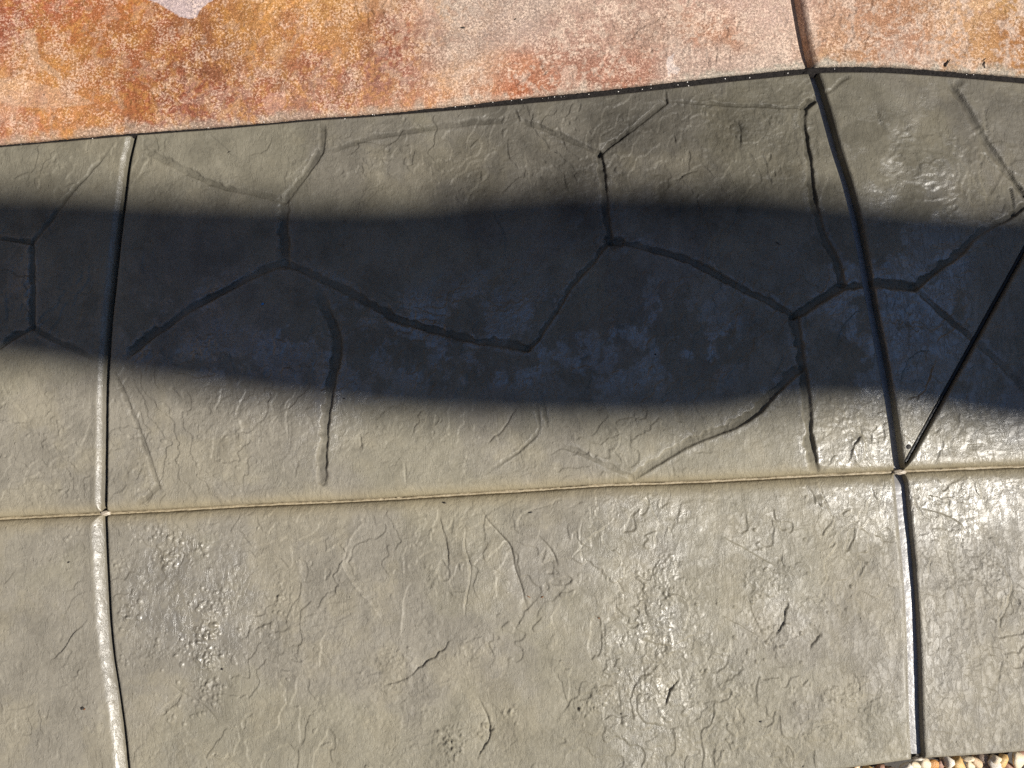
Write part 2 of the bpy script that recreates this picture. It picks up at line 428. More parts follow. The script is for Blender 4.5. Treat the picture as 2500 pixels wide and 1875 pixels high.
row4 = [(218,134,70),(216,142,84),(192,132,92),(176,120,88),(190,134,104),(205,140,100),(210,142,100),(205,120,60),(190,100,50),(182,104,64),(190,120,90),(205,160,135),(216,184,160),(212,168,110),(210,150,100),(220,165,100),(215,160,95)]
tab = s2l(np.array([row0, row0, row1, row2, row3, row4]))
# invert: for each raster cell its photo pixel
def to_px(x, y):
    dx, dy, dz = x - CAM_LOC[0], y - CAM_LOC[1], -CAM_LOC[2]
    f = dy * st - dz * ct; u = dy * ct + dz * st
    return 1250 + FPX * dx / f, 937.5 - FPX * u / f
YY = np.broadcast_to(gy[:, None], (NY, NX)); XX = np.broadcast_to(gx[None, :], (NY, NX))
jrow = int((fB0(-1.2) - .06 - Y0) / RES)             # orange only exists above the border
PXm, PYm = to_px(XX[jrow:] + wx[jrow:] * .8, YY[jrow:] + wy[jrow:] * .8)
PYm = np.abs(PYm + 60) - 60                          # fold beyond the frame
fx = np.clip(np.interp(PXm, GX, np.arange(len(GX))), 0, len(GX) - 1.001)
fy = np.clip(np.interp(PYm, GY, np.arange(len(GY))), 0, len(GY) - 1.001)
ix, iy = fx.astype(int), fy.astype(int); tx, ty = (fx - ix)[..., None], (fy - iy)[..., None]
tx, ty = tx*tx*(3-2*tx), ty*ty*(3-2*ty)
orange = ((tab[iy, ix]*(1-tx) + tab[iy, ix+1]*tx)*(1-ty) + (tab[iy+1, ix]*(1-tx) + tab[iy+1, ix+1]*tx)*ty).astype(np.float32)
del tx, ty, fx, fy
n1 = warp(fbm(.09, 5, 811, .6), wx * .5, wy * .5)[jrow:]
n2 = warp(fbm(.025, 4, 841, .62), wx * .3, wy * .3)[jrow:]
n3 = fbm(.0075, 2, 861, .6)[jrow:]
ochre = s2l((232,160,62)).astype(np.float32); brown = s2l((150,80,42)).astype(np.float32); pale = s2l((238,208,184)).astype(np.float32); rust = s2l((192,92,52)).astype(np.float32)
leftness = sstep(.1, -.4, XX[jrow:]) * .85 + .1
def mixin(c, m):
    global orange
    orange = orange * (1 - m[..., None]) + c * m[..., None]
mixin(rust, sstep(.50, .72, n1) * .35 * (.35 + leftness))
mixin(ochre, sstep(.44, .62, n2 * .45 + n3 * .55) * leftness * .62)
mixin(brown, sstep(.48, .66, (1 - n2) * .45 + n3 * .55) * .40)
mixin(pale, sstep(.46, .66, n3 * .7 + (n1 - .5) * .5 + .10) * (1 - leftness) * .72)
chips = sstep(.60, .615, warp(fbm(.02, 4, 881, .6), wx * .3, wy * .3)[jrow:] + (n1 - .5) * .3)
chalk = s2l((212,186,168)).astype(np.float32)
mixin(chalk, sstep(.45, .62, fbm(.22, 5, 871, .55)[jrow:]) * sstep(-.35, .15, XX[jrow:]) * sstep(1.15, .5, XX[jrow:]) * .6)
mixin(pale, chips * .5 * (1 - leftness * .6))
# the bare white patch at the top edge and the red flake at the left edge
wp = np.zeros((NY, NX), np.float32)
def patch(poly, col, soft=.003, k=1.0):
    x, y = at([p[0] for p in poly], [p[1] for p in poly])
    xx = XX[jrow:] + wob[jrow:] * .012 + wob2[jrow:] * .008; yy = YY[jrow:] - wob[jrow:] * .012
    inside = np.zeros(xx.shape, bool)
    bb = (xx > x.min()) & (xx < x.max()) & (yy > y.min()) & (yy < y.max())
    q = np.nonzero(bb); qx, qy = xx[q], yy[q]; ins = np.zeros(qx.shape, bool)
    for i in range(len(x)):
        a, b = i, (i + 1) % len(x)
        c = ((y[a] > qy) != (y[b] > qy)) & (qx < (x[b]-x[a])*(qy-y[a])/(y[b]-y[a]+1e-12) + x[a])
        ins ^= c
    inside[q] = ins
    m = inside.astype(np.float32)
    mixin(s2l(col).astype(np.float32), m * k)
    return inside
patch([(350,-70),(362,0),(388,10),(420,28),(438,42),(462,44),(478,42),(488,28),(505,14),(520,0),(540,-70)], (226,205,205), k=.85)
patch([(-80,-50),(2,-30),(14,20),(36,62),(38,84),(22,106),(0,128),(-80,130)], (190,98,62), k=.45)
patch([(62,70),(80,66),(92,110),(100,145),(150,180),(160,205),(120,180),(85,150),(62,120)], (226,186,150), k=.55)
patch([(-40,190),(60,195),(150,215),(230,250),(200,262),(60,262),(-40,240)], (238,196,162), k=.4)
patch([(640,250),(660,232),(700,228),(700,258),(670,285),(655,280)], (232,172,146), k=.6)
patch([(575,178),(590,172),(602,190),(585,200)], (230,170,140), k=.6)
patch([(1632,142),(1650,132),(1648,158),(1662,168),(1655,182),(1640,178),(1634,190),(1628,165)], (245,225,215), k=.8)
# bare grey cement smeared along the orange slabs' lower edge
yb0 = fB0(gx)[None, :]
dgr = YY[jrow:] - yb0
smear = sstep(.024, .004, dgr + (n2 - .5) * .05) * (.55 + .45 * sstep(.2, .5, XX[jrow:]))
mixin(s2l((196,186,166)).astype(np.float32), smear * .85)
g_ = orange.mean(2, keepdims=True)
orange = orange * .90 + g_ * .10
orange *= .55
orange *= (.90 + .35 * (fbm(.2, 4, 771, .6)[jrow:] ))[..., None]

grey = np.empty((NY, NX, 3), np.float32)
cA, cB, cC = s2l((147,141,124)), s2l((143,137,124)), s2l((150,142,122))
m1 = warp(fbm(.3, 5, 411, .55), wx, wy); m2 = fbm(.1, 5, 431, .6)
a = sstep(.42, .58, m1)[..., None]; b = (sstep(.5, .66, m2) * .45)[..., None]
grey[:] = cA * (1 - a) + cB * a
grey = grey * (1 - b) + cC * b
# the upper row is coloured darker, deepest under the middle of the black line
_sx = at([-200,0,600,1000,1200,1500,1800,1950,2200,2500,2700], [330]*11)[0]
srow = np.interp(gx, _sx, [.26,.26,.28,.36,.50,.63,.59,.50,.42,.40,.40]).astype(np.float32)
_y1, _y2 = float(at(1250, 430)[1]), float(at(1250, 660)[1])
row_dark = srow[None, :] * (.10 + .90 * sstep(_y2, _y1, gy))[:, None] * sstep(-.02, .05, gy)[:, None]
row_dark = warp(row_dark.astype(np.float32), wx * 1.6, wy * 1.2)
row_dark *= .86 + .9 * (fbm(.09, 5, 471, .62) - .40)
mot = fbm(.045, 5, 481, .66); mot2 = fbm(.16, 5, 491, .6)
grey *= (1 - 1.0 * np.clip(row_dark, 0, .76))[..., None]
grey *= (1 - .10 * sstep(.50, .68, mot) - .05 * sstep(.48, .66, mot2) + .06 * sstep(.5, .35, mot))[..., None]
grey *= (1 - .28 * GRV)[..., None]
grey *= (1 - .08 * holes)[..., None]
grey *= (1 + .16 * (m2 - .5) + .05 * wob2)[..., None]
cT = s2l((158,144,112))
mm = (marg * .55)[..., None]
grey = (grey * (1 - mm) + cT * mm).astype(np.float32)
grey *= .715
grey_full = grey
orange_full = np.zeros_like(grey); orange_full[jrow:] = orange; orange_full[:jrow] = orange[0]

def fold(v, lo, hi):
    p = hi - lo
    t = np.mod(v - lo, 2 * p)
    return lo + np.where(t > p, 2 * p - t, t)

def sample(img, x, y):
    fx = (fold(x, X0 + .01, X1 - .01) - X0) / RES - .5; fy = (fold(y, Y0 + .01, Y1 - .01) - Y0) / RES - .5
    ix = np.clip(fx.astype(int), 0, NX - 2); iy = np.clip(fy.astype(int), 0, NY - 2)
    tx = fx - ix; ty = fy - iy
    if img.ndim == 3: tx = tx[..., None]; ty = ty[..., None]
    return (img[iy, ix]*(1-tx) + img[iy, ix+1]*tx)*(1-ty) + (img[iy+1, ix]*(1-tx) + img[iy+1, ix+1]*tx)*ty

# ------------------------------------------------------------------ materials
def new_mat(name):
    m = bpy.data.materials.new(name); m.use_nodes = True
    return m, m.node_tree, m.node_tree.nodes['Principled BSDF']

def N(nt, kind, **kw):
    n = nt.nodes.new(kind)
    for k, v in kw.items():
        if k.startswith('i_'): n.inputs[k[2:].replace('_', ' ')].default_value = v
        else: setattr(n, k, v)
    return n

def maprange(nt, src, a, b, c, d):
    n = N(nt, 'ShaderNodeMapRange')
    n.inputs[1].default_value, n.inputs[2].default_value, n.inputs[3].default_value, n.inputs[4].default_value = a, b, c, d
    nt.links.new(src, n.inputs[0]); return n.outputs[0]

def math_(nt, op, a, b):
    n = N(nt, 'ShaderNodeMath', operation=op)
    for i, v in enumerate((a, b)):
        if isinstance(v, (int, float)): n.inputs[i].default_value = v
        else: nt.links.new(v, n.inputs[i])
    return n.outputs[0]

def slab_mat(name, kind):
    m, nt, p = new_mat(name)
    L = nt.links.new
    tc = N(nt, 'ShaderNodeTexCoord')
    tone = N(nt, 'ShaderNodeAttribute', attribute_name='tone')
    film = N(nt, 'ShaderNodeAttribute', attribute_name='film')
    nf = N(nt, 'ShaderNodeTexNoise', i_Scale=420.0, i_Detail=4.0, i_Roughness=.65); L(tc.outputs['Object'], nf.inputs[0])
    nm = N(nt, 'ShaderNodeTexNoise', i_Scale=130.0, i_Detail=5.0, i_Roughness=.6); L(tc.outputs['Object'], nm.inputs[0])
    mul = N(nt, 'ShaderNodeMix', data_type='RGBA', blend_type='MULTIPLY'); mul.inputs[0].default_value = 1.0
    L(tone.outputs['Color'], mul.inputs[6])
    if kind == 'grey':
        v = math_(nt, 'MULTIPLY', math_(nt, 'MULTIPLY', maprange(nt, film.outputs['Fac'], 0, 1, 1.04, .80), maprange(nt, nf.outputs[0], .3, .7, .90, 1.08)), maprange(nt, nm.outputs[0], .3, .7, .92, 1.06))
        comb = N(nt, 'ShaderNodeCombineColor')
        for i in range(3): L(v, comb.inputs[i])
        L(comb.outputs[0], mul.inputs[7])
        L(mul.outputs[2], p.inputs['Base Color'])
        r = maprange(nt, film.outputs['Fac'], 0, 1, .46, .30)
        L(r, p.inputs['Roughness'])
        L(maprange(nt, film.outputs['Fac'], 0, 1, .06, 1.5), p.inputs['Specular IOR Level'])
        b1 = N(nt, 'ShaderNodeBump', i_Strength=1.0, i_Distance=.0004); L(nf.outputs[0], b1.inputs['Height'])
        b2 = N(nt, 'ShaderNodeBump', i_Strength=1.0, i_Distance=.0009); L(nm.outputs[0], b2.inputs['Height'])
        L(math_(nt, 'MULTIPLY', maprange(nt, film.outputs['Fac'], 0, 1, 1.0, .6), 1.0), b1.inputs['Strength'])
        L(b1.outputs[0], b2.inputs['Normal'])
        # sand grains standing in the sealer
        vo = N(nt, 'ShaderNodeTexVoronoi', i_Scale=120.0); L(tc.outputs['Object'], vo.inputs['Vector'])
        sep = N(nt, 'ShaderNodeSeparateColor'); L(vo.outputs['Color'], sep.inputs[0])
        keep = math_(nt, 'MULTIPLY', maprange(nt, sep.outputs[0], .90, .91, 0, 1), maprange(nt, film.outputs['Fac'], 0, 1, 1, .3))
        dome = maprange(nt, math_(nt, 'ADD', vo.outputs['Distance'], math_(nt, 'MULTIPLY', sep.outputs[1], .12)), .30, .05, 0, 1)
        gh = math_(nt, 'MULTIPLY', keep, dome)
        b3 = N(nt, 'ShaderNodeBump', i_Strength=1.0, i_Distance=.0010); L(gh, b3.inputs['Height']); L(b2.outputs[0], b3.inputs['Normal'])
        # hair-fine splits and trowel drag
        ms = N(nt, 'ShaderNodeMapping'); ms.inputs['Scale'].default_value = (55, 22, 30); ms.inputs['Rotation'].default_value = (0, 0, .35); L(tc.outputs['Object'], ms.inputs[0])
        ns = N(nt, 'ShaderNodeTexNoise', i_Scale=1.0, i_Detail=6.0, i_Roughness=.62, i_Distortion=.6); L(ms.outputs[0], ns.inputs[0])
        rid = math_(nt, 'ABSOLUTE', math_(nt, 'SUBTRACT', ns.outputs[0], .5), 0)
        b4 = N(nt, 'ShaderNodeBump', i_Strength=1.0, i_Distance=.00035); L(maprange(nt, rid, 0, .05, 0, 1), b4.inputs['Height']); L(b3.outputs[0], b4.inputs['Normal'])
        L(b4.outputs[0], p.inputs['Normal'])
    else:
        # crusty stain: pale and dark grains
        vor = N(nt, 'ShaderNodeTexNoise', i_Scale=210.0, i_Detail=5.0, i_Roughness=.7); L(tc.outputs['Object'], vor.inputs[0])
        big = N(nt, 'ShaderNodeTexNoise', i_Scale=16.0, i_Detail=4.0, i_Roughness=.6); L(tc.outputs['Object'], big.inputs[0])
        v = math_(nt, 'MULTIPLY', maprange(nt, vor.outputs[0], .35, .65, .62, 1.26), maprange(nt, nf.outputs[0], .3, .7, .85, 1.12))
        comb = N(nt, 'ShaderNodeCombineColor')
        for i in range(3): L(v, comb.inputs[i])
        L(comb.outputs[0], mul.inputs[7])
        mx = N(nt, 'ShaderNodeMix', data_type='RGBA'); L(mul.outputs[2], mx.inputs[6]); mx.inputs[7].default_value = (.72, .56, .44, 1)
        fac = maprange(nt, math_(nt, 'ADD', vor.outputs[0], math_(nt, 'MULTIPLY', math_(nt, 'SUBTRACT', big.outputs[0], .5), .5)), .54, .62, 0, .42)
        L(fac, mx.inputs[0])
        L(mx.outputs[2], p.inputs['Base Color'])
        p.inputs['Roughness'].default_value = .62
        p.inputs['Specular IOR Level'].default_value = .35
        b1 = N(nt, 'ShaderNodeBump', i_Strength=1.0, i_Distance=.0022); L(vor.outputs[0], b1.inputs['Height'])
        b2 = N(nt, 'ShaderNodeBump', i_Strength=.9, i_Distance=.0006); L(nf.outputs[0], b2.inputs['Height'])
        L(b1.outputs[0], b2.inputs['Normal']); L(b2.outputs[0], p.inputs['Normal'])
    return m

MG = slab_mat('grey sealed concrete', 'grey')
MO = slab_mat('rust stained concrete', 'orange')

def simple_mat(name, col, rough, bump=.0006, scale=200., var=.25, spec=.5, metal=0.):
    m, nt, p = new_mat(name); L = nt.links.new
    tc = N(nt, 'ShaderNodeTexCoord')
    n = N(nt, 'ShaderNodeTexNoise', i_Scale=scale, i_Detail=4.0, i_Roughness=.6); L(tc.outputs['Object'], n.inputs[0])
    cr = N(nt, 'ShaderNodeMix', data_type='RGBA')
    cr.inputs[6].default_value = (*[c * (1 - var) for c in col], 1); cr.inputs[7].default_value = (*[min(1, c * (1 + var)) for c in col], 1)
    L(maprange(nt, n.outputs[0], .3, .7, 0, 1), cr.inputs[0]); L(cr.outputs[2], p.inputs['Base Color'])
    p.inputs['Roughness'].default_value = rough; p.inputs['Specular IOR Level'].default_value = spec; p.inputs['Metallic'].default_value = metal
    if bump:
        b = N(nt, 'ShaderNodeBump', i_Strength=1.0, i_Distance=bump); L(n.outputs[0], b.inputs['Height']); L(b.outputs[0], p.inputs['Normal'])
    return m

# ------------------------------------------------------------------ helpers for objects
def link(name, me, mat, parent=None, **props):
    o = bpy.data.objects.new(name, me); C.objects.link(o)
    if mat is not None:
        me.materials.append(mat)
    if parent is not None: o.parent = parent
    for k, v in props.items(): o[k] = v
    return o

def grid_mesh(name, x, y, z, smooth=True):
    ny, nx = x.shape
    me = bpy.data.meshes.new(name)
    nv = nx * ny
    me.vertices.add(nv)
    co = np.stack([x.ravel(), y.ravel(), z.ravel()], 1).astype(np.float32)
    me.vertices.foreach_set('co', co.ravel())
    j, i = np.meshgrid(np.arange(ny - 1), np.arange(nx - 1), indexing='ij')
    a = (j * nx + i).ravel()
    q = np.stack([a, a + 1, a + nx + 1, a + nx], 1).astype(np.int32)
    me.loops.add(q.size); me.loops.foreach_set('vertex_index', q.ravel())
    me.polygons.add(len(q)); me.polygons.foreach_set('loop_start', np.arange(len(q), dtype=np.int32) * 4)
    if smooth: me.polygons.foreach_set('use_smooth', np.ones(len(q), bool))
    me.update(calc_edges=True)
    return me

FINE = .00152
def axis(a, b, lo, hi, fine=FINE, coarse=.03):
    """positions from a to b, fine inside [lo,hi] and at both ends, coarse elsewhere"""
    pts = []
    t = a
    while t < b - 1e-9:
        pts.append(t)
        e = min(t - a, b - t)
        dist = max(lo - t, t - hi, 0)
        stp = fine if dist == 0 else min(coarse, fine + dist * .08)
        stp = min(stp, max(fine, fine + e * .25))
        t += stp
    if b - pts[-1] < fine * .5: pts.pop()
    pts.append(b)
    p = np.array(pts); return (p - a) / (b - a)

XF, YF = 1.08, (-0.76, 0.84)     # seen at full detail

def ell(d, a, b):
    t = np.clip(1 - d / a, 0, 1)
    return -b * (1 - np.sqrt(np.clip(1 - t * t, 0, 1)))

def slab(label, kind, left, right, bot, top, edges, pave, lift=0.0, dens=FINE):
    if kind == 'orange': dens = .0021
    """left/right: x as a function of y; bot/top: y as a function of x (already offset by half a joint).
    edges: dict l/r/b/t -> (rounding run, rounding drop)"""
    ym = float((bot(0 if abs(float(left(0))) > 9 else float((left(0)+right(0))/2)) + top(float((left(0)+right(0))/2))) / 2)
    xa, xb = float(left(ym)), float(right(ym))
    yr = np.linspace(-1, 2.6, 50)
    xm = (xa + xb) / 2
    ya, yb_ = float(bot(xm)), float(top(xm))
    us = axis(xa, xb, -XF, XF, dens); vs = axis(ya, yb_, YF[0], YF[1], dens)
    U, V = np.meshgrid(us, vs)
    x = xa + (xb - xa) * U; y = ya + (yb_ - ya) * V
    for _ in range(8):
        y = bot(x) * (1 - V) + top(x) * V
        x = left(y) * (1 - U) + right(y) * U
    # ragged arrises
    jx = (sample(wob2, x, y) * .0014 + sample(wob, x, y) * .0010)
    z = sample(H, x, y) + lift
    if kind == 'orange': z = z * 1.25
    dl, dr = (x - left(y)), (right(y) - x)
    db, dt = (y - bot(x)), (top(x) - y)
    zmin = np.zeros_like(z); gloss = np.zeros_like(z)
    for d, key in ((dl, 'l'), (dr, 'r'), (db, 'b'), (dt, 't')):
        a, b = edges.get(key, (.003, .003))
        av = a * (1 + .22 * sample(wob, x, y) + .25 * sample(wob2, x, y))
        if a >= .009 and key in 'lr':
            t = np.clip(1 - d / av, 0, 1)
            prof = -b * t ** 1.8                                          # a tooled bevel
            gloss = np.maximum(gloss, sstep(0, .35, t))
        else:
            prof = ell(d, av, b)
        zmin = np.minimum(zmin, prof)
        near = (1 - sstep(a * .9, a * 1.9 + .004, d)) * .95 if a >= .009 and key in 'lr' else np.exp(-np.maximum(d, 0) / (a + .004)) * .75
        z = z * (1 - near)
    z = z + zmin
    # skirts
    x2 = np.pad(x, 1, 'edge'); y2 = np.pad(y, 1, 'edge'); z2 = np.pad(z, 1, 'edge')
    z2[0, :] = z2[-1, :] = -.05; z2[:, 0] = z2[:, -1] = -.05
    me = grid_mesh('slab', x2, y2, z2)
    if kind == 'orange':
        xf = fold(x2, X0 + .01, X1 - .01)
        yo = np.where(y2 > Y1 - .02, fold(y2, .84, Y1 - .02), y2)
        col = sample(orange_full, xf, np.maximum(yo, fB0(xf) + np.minimum(y2 - fB0(x2), .05)))
    else:
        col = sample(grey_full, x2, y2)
    ca = me.color_attributes.new('tone', 'FLOAT_COLOR', 'POINT')
    ca.data.foreach_set('color', np.concatenate([col, np.ones(col.shape[:2] + (1,))], 2).astype(np.float32).ravel())
    fa = me.attributes.new('film', 'FLOAT', 'POINT')
    fv = np.maximum(sample(wet, x2, y2), np.pad(gloss, 1, 'edge') * .5)
    fa.data.foreach_set('value', fv.astype(np.float32).ravel())
    o = link('slab', me, MO if kind == 'orange' else MG, pave, label=label)
    return o

pave = bpy.data.objects.new('pavement', None); C.objects.link(pave)
pave['kind'] = 'structure'
pave['label'] = 'stamped concrete path of rust orange slabs above two rows of grey sealed slabs'

hTx = lambda q: .0032 + .0042 * sstep(-.35, .1, np.asarray(q, float))
bTo = lambda q: fB0(q) + hTx(q)
bTg = lambda q: fB0(q) - hTx(q)
off = lambda f, d: (lambda q: f(q) + d)
con = lambda v: (lambda q: np.asarray(q, float) * 0 + v)
hR, hL, hB, hT, hD = .0105, .0066, .0028, .0045, .0062
XE, YE = 3.0, 2.6
hRn = lambda q: gR(q) - hR
eL, eR = (.020, .013), (.006, .005)
eB = (.024, .0125)
slab('rust orange and ochre stained slab with a bare white patch', 'orange', con(-XE), off(gR, -hR), bTo, con(YE),
     dict(l=(.004, .004), r=(.004, .004), b=(.005, .005), t=(.004, .004)), pave, .0)
slab('orange and pale pink stained slab beyond the dark joint', 'orange', off(gR, hR), con(XE), bTo, con(YE),
     dict(l=(.012, .010), r=(.004, .004), b=(.006, .005), t=(.004, .004)), pave, .0)
# upper grey row
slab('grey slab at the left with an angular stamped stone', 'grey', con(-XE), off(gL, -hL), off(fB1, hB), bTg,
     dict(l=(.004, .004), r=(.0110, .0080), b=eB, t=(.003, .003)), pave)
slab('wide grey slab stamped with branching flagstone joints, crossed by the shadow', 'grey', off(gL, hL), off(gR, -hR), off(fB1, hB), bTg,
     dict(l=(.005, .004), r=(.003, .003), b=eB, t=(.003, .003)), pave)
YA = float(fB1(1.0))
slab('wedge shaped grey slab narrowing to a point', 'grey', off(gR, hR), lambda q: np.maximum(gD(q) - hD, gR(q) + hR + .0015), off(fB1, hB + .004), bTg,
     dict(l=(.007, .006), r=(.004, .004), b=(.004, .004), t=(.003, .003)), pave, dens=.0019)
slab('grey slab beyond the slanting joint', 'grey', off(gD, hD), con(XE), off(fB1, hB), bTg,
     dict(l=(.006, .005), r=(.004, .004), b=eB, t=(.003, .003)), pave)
# lower grey row
slab('plain grey slab with a glossy rounded edge', 'grey', con(-XE), off(gL, -hL), off(fB2, 0), off(fB1, -hB),
     dict(l=(.004, .004), r=(.020, .0140), b=(.008, .007), t=eB), pave)
slab('large grey slab with bubbled sealer and flaking patches', 'grey', off(gL, hL), off(gR, -hR), off(fB2, 0), off(fB1, -hB),
     dict(l=(.007, .004), r=(.0145, .0100), b=(.008, .007), t=eB), pave)
slab('glittering grey slab above the gravel', 'grey', off(gR, hR), con(XE), off(fB2, 0), off(fB1, -hB),
     dict(l=(.007, .006), r=(.004, .004), b=(.008, .007), t=eB), pave)

# ------------------------------------------------------------------ joint fillers
M_dark = simple_mat('black joint sealant', (.008, .008, .008), .4, .0012, 260, .4, .3)
M_grit = simple_mat('gritty black joint', (.012, .010, .009), .8, .0022, 300, .7, .15)
M_tan = simple_mat('tan mortar bead', (.27, .22, .14), .6, .0010, 240, .25)
M_floor = simple_mat('grey mortar in joint', (.22, .21, .20), .3, .0006, 120, .2)

def strip(name, xs, ys, hw, prof, mat, jitter, seed, label, zf=None):
    """a bead laid along a joint: prof = list of (across -1..1, z)"""
    xs, ys = np.asarray(xs), np.asarray(ys)
    L = np.concatenate([[0], np.cumsum(np.hypot(np.diff(xs), np.diff(ys)))])
    s = np.arange(0, L[-1], .003)
    x, y = np.interp(s, L, xs), np.interp(s, L, ys)
    if callable(hw): hw = hw(x)
    tx, ty = np.gradient(x), np.gradient(y); n = np.hypot(tx, ty); nx, ny = -ty / n, tx / n
    r = RS(seed)
    def nz(cell):
        g = r.rand(int(s[-1] / cell) + 3); return np.interp(s / cell, np.arange(len(g)), g) - .5
    cols = []
    for a, z in prof:
        jw = (nz(.006) + nz(.03)) * jitter; jz = (nz(.005) + nz(.02)) * jitter
        cols.append((x + nx * (a * hw + jw), y + ny * (a * hw + jw), z + jz + (zf(x, y) if zf else 0 * s)))
    X = np.stack([c[0] for c in cols], 1); Y = np.stack([c[1] for c in cols], 1); Z = np.stack([c[2] for c in cols], 1)
    me = grid_mesh(name, X[:, ::-1], Y[:, ::-1], Z[:, ::-1])
    return link(name, me, mat, pave, label=label)

xsr = np.linspace(-XE, XE, 900)
strip('joint_filler', xsr, fB0(xsr), lambda q: hTx(q) + .002, [(-1,-.014),(-.7,-.010),(-.35,-.0075),(0,-.0105),(.3,-.0065),(.65,-.0078),(1,-.010)], M_grit, .0026, 1, 'black gritty line between the rust slabs and the grey slabs')
strip('joint_filler', xsr, fB1(xsr), hB + .002, [(-1,-.017),(-.7,-.0145),(-.3,-.0127),(0,-.0120),(.3,-.0130),(.7,-.0150),(1,-.018)], M_tan, .0016, 2, 'tan bead in the tooled joint between the grey rows')
ysr = np.linspace(float(fB2(gL(-.8))) + .01, float(fB0(gL(.4))), 500)
strip('joint_filler', gL(ysr), ysr, hL + .003, [(-1,-.030),(-.3,-.028),(.3,-.028),(1,-.030)], M_dark, .0006, 3, 'dark floor of the narrow joint beside the glossy edge')
ysr = np.linspace(float(fB2(gR(-.8))) + .006, YE, 900)
strip('joint_filler', gR(ysr), ysr, hR + .003, [(-1,-.0225),(-.3,-.0222),(.3,-.0222),(1,-.0225)], M_floor, .0005, 4, 'smooth grey floor of the wide joint', zf=lambda x, y: .0085 * sstep(0, .03, fB1(x) - y) - .009 * sstep(-.02, .02, y - fB0(x)))
ysr = np.linspace(YA + .01, float(fB0(1.5)), 400)
strip('joint_filler', gD(ysr), ysr, hD + .002, [(-1,-.014),(-.55,-.009),(-.1,-.0075),(.3,-.0085),(.6,-.0105),(1,-.014)], M_dark, .0007, 5, 'black sealant in the slanting joint')
# mortar saddles where the joints cross
def saddle(px, py, rx, ry, z, mat, label, seed):
    bm = bmesh.new()
    bmesh.ops.create_icosphere(bm, subdivisions=3, radius=1)
    cx, cy = at(px, py); r = random.Random(seed)
    for v in bm.verts:
        k = 1 + .18 * math.sin(v.co.x * 5 + seed) * math.cos(v.co.y * 6)
        v.co = Vector((cx + v.co.x * rx * k, cy + v.co.y * ry * k, z + v.co.z * .006 * k))
    for f in bm.faces: f.smooth = True
    me = bpy.data.meshes.new('mortar_saddle'); bm.to_mesh(me); bm.free()
    return link('mortar_saddle', me, mat, pave, label=label)
M_sad = simple_mat('pale mortar', (.36, .31, .24), .35, .0012, 260, .25)
saddle(251, 1254, .010, .005, -.011, M_sad, 'pale mortar saddle where the narrow joint crosses', 1)
saddle(2203, 1153, .013, .005, -.011, M_sad, 'pale mortar lump where the wide joint crosses', 2)
saddle(2247, 1856, .012, .004, -.008, M_sad, 'pale mortar closing the foot of the wide joint', 4)
saddle(1976, 172, .012, .006, -.012, M_grit, 'dark gritty lump at the head of the wide joint', 3)

# bedding under the slabs
def quad_obj(name, x0, x1, y0, y1, z, mat, parent=None, n=1, **props):
    X, Y = np.meshgrid(np.linspace(x0, x1, n + 1), np.linspace(y0, y1, n + 1))
    return link(name, grid_mesh(name, X, Y, X * 0 + z, False), mat, parent, **props)
M_bed = simple_mat('damp bedding sand', (.05, .045, .04), .9, .002, 150, .3)
M_soil = simple_mat('brown soil', (.10, .07, .045), .95, .004, 60, .4)
quad_obj('bedding', -XE, XE, -.78, YE, -.045, M_bed, pave)
quad_obj('ground', -60, 60, -60, 60, -.075, M_soil, kind='structure', label='brown soil ground under and around the path')

# ------------------------------------------------------------------ gravel
def pebble_mesh(seed, ang=.5, sub=2):
    r = RS(seed)
    bm = bmesh.new(); bmesh.ops.create_icosphere(bm, subdivisions=sub, radius=1)
    planes = [(Vector(r.randn(3)).normalized(), r.uniform(.55, .85)) for _ in range(7)]
    sc_ = (1.0, r.uniform(.62, .9), r.uniform(.5, .75))
    for v in bm.verts:
        p = v.co.copy()
        for n, d in planes:
            e = p.dot(n) - d
            if e > 0: p -= n * e * ang * 1.7
        v.co = Vector((p.x * sc_[0], p.y * sc_[1], p.z * sc_[2]))
    for f in bm.faces: f.smooth = True
    me = bpy.data.meshes.new('pebble'); bm.to_mesh(me); bm.free()
    return me

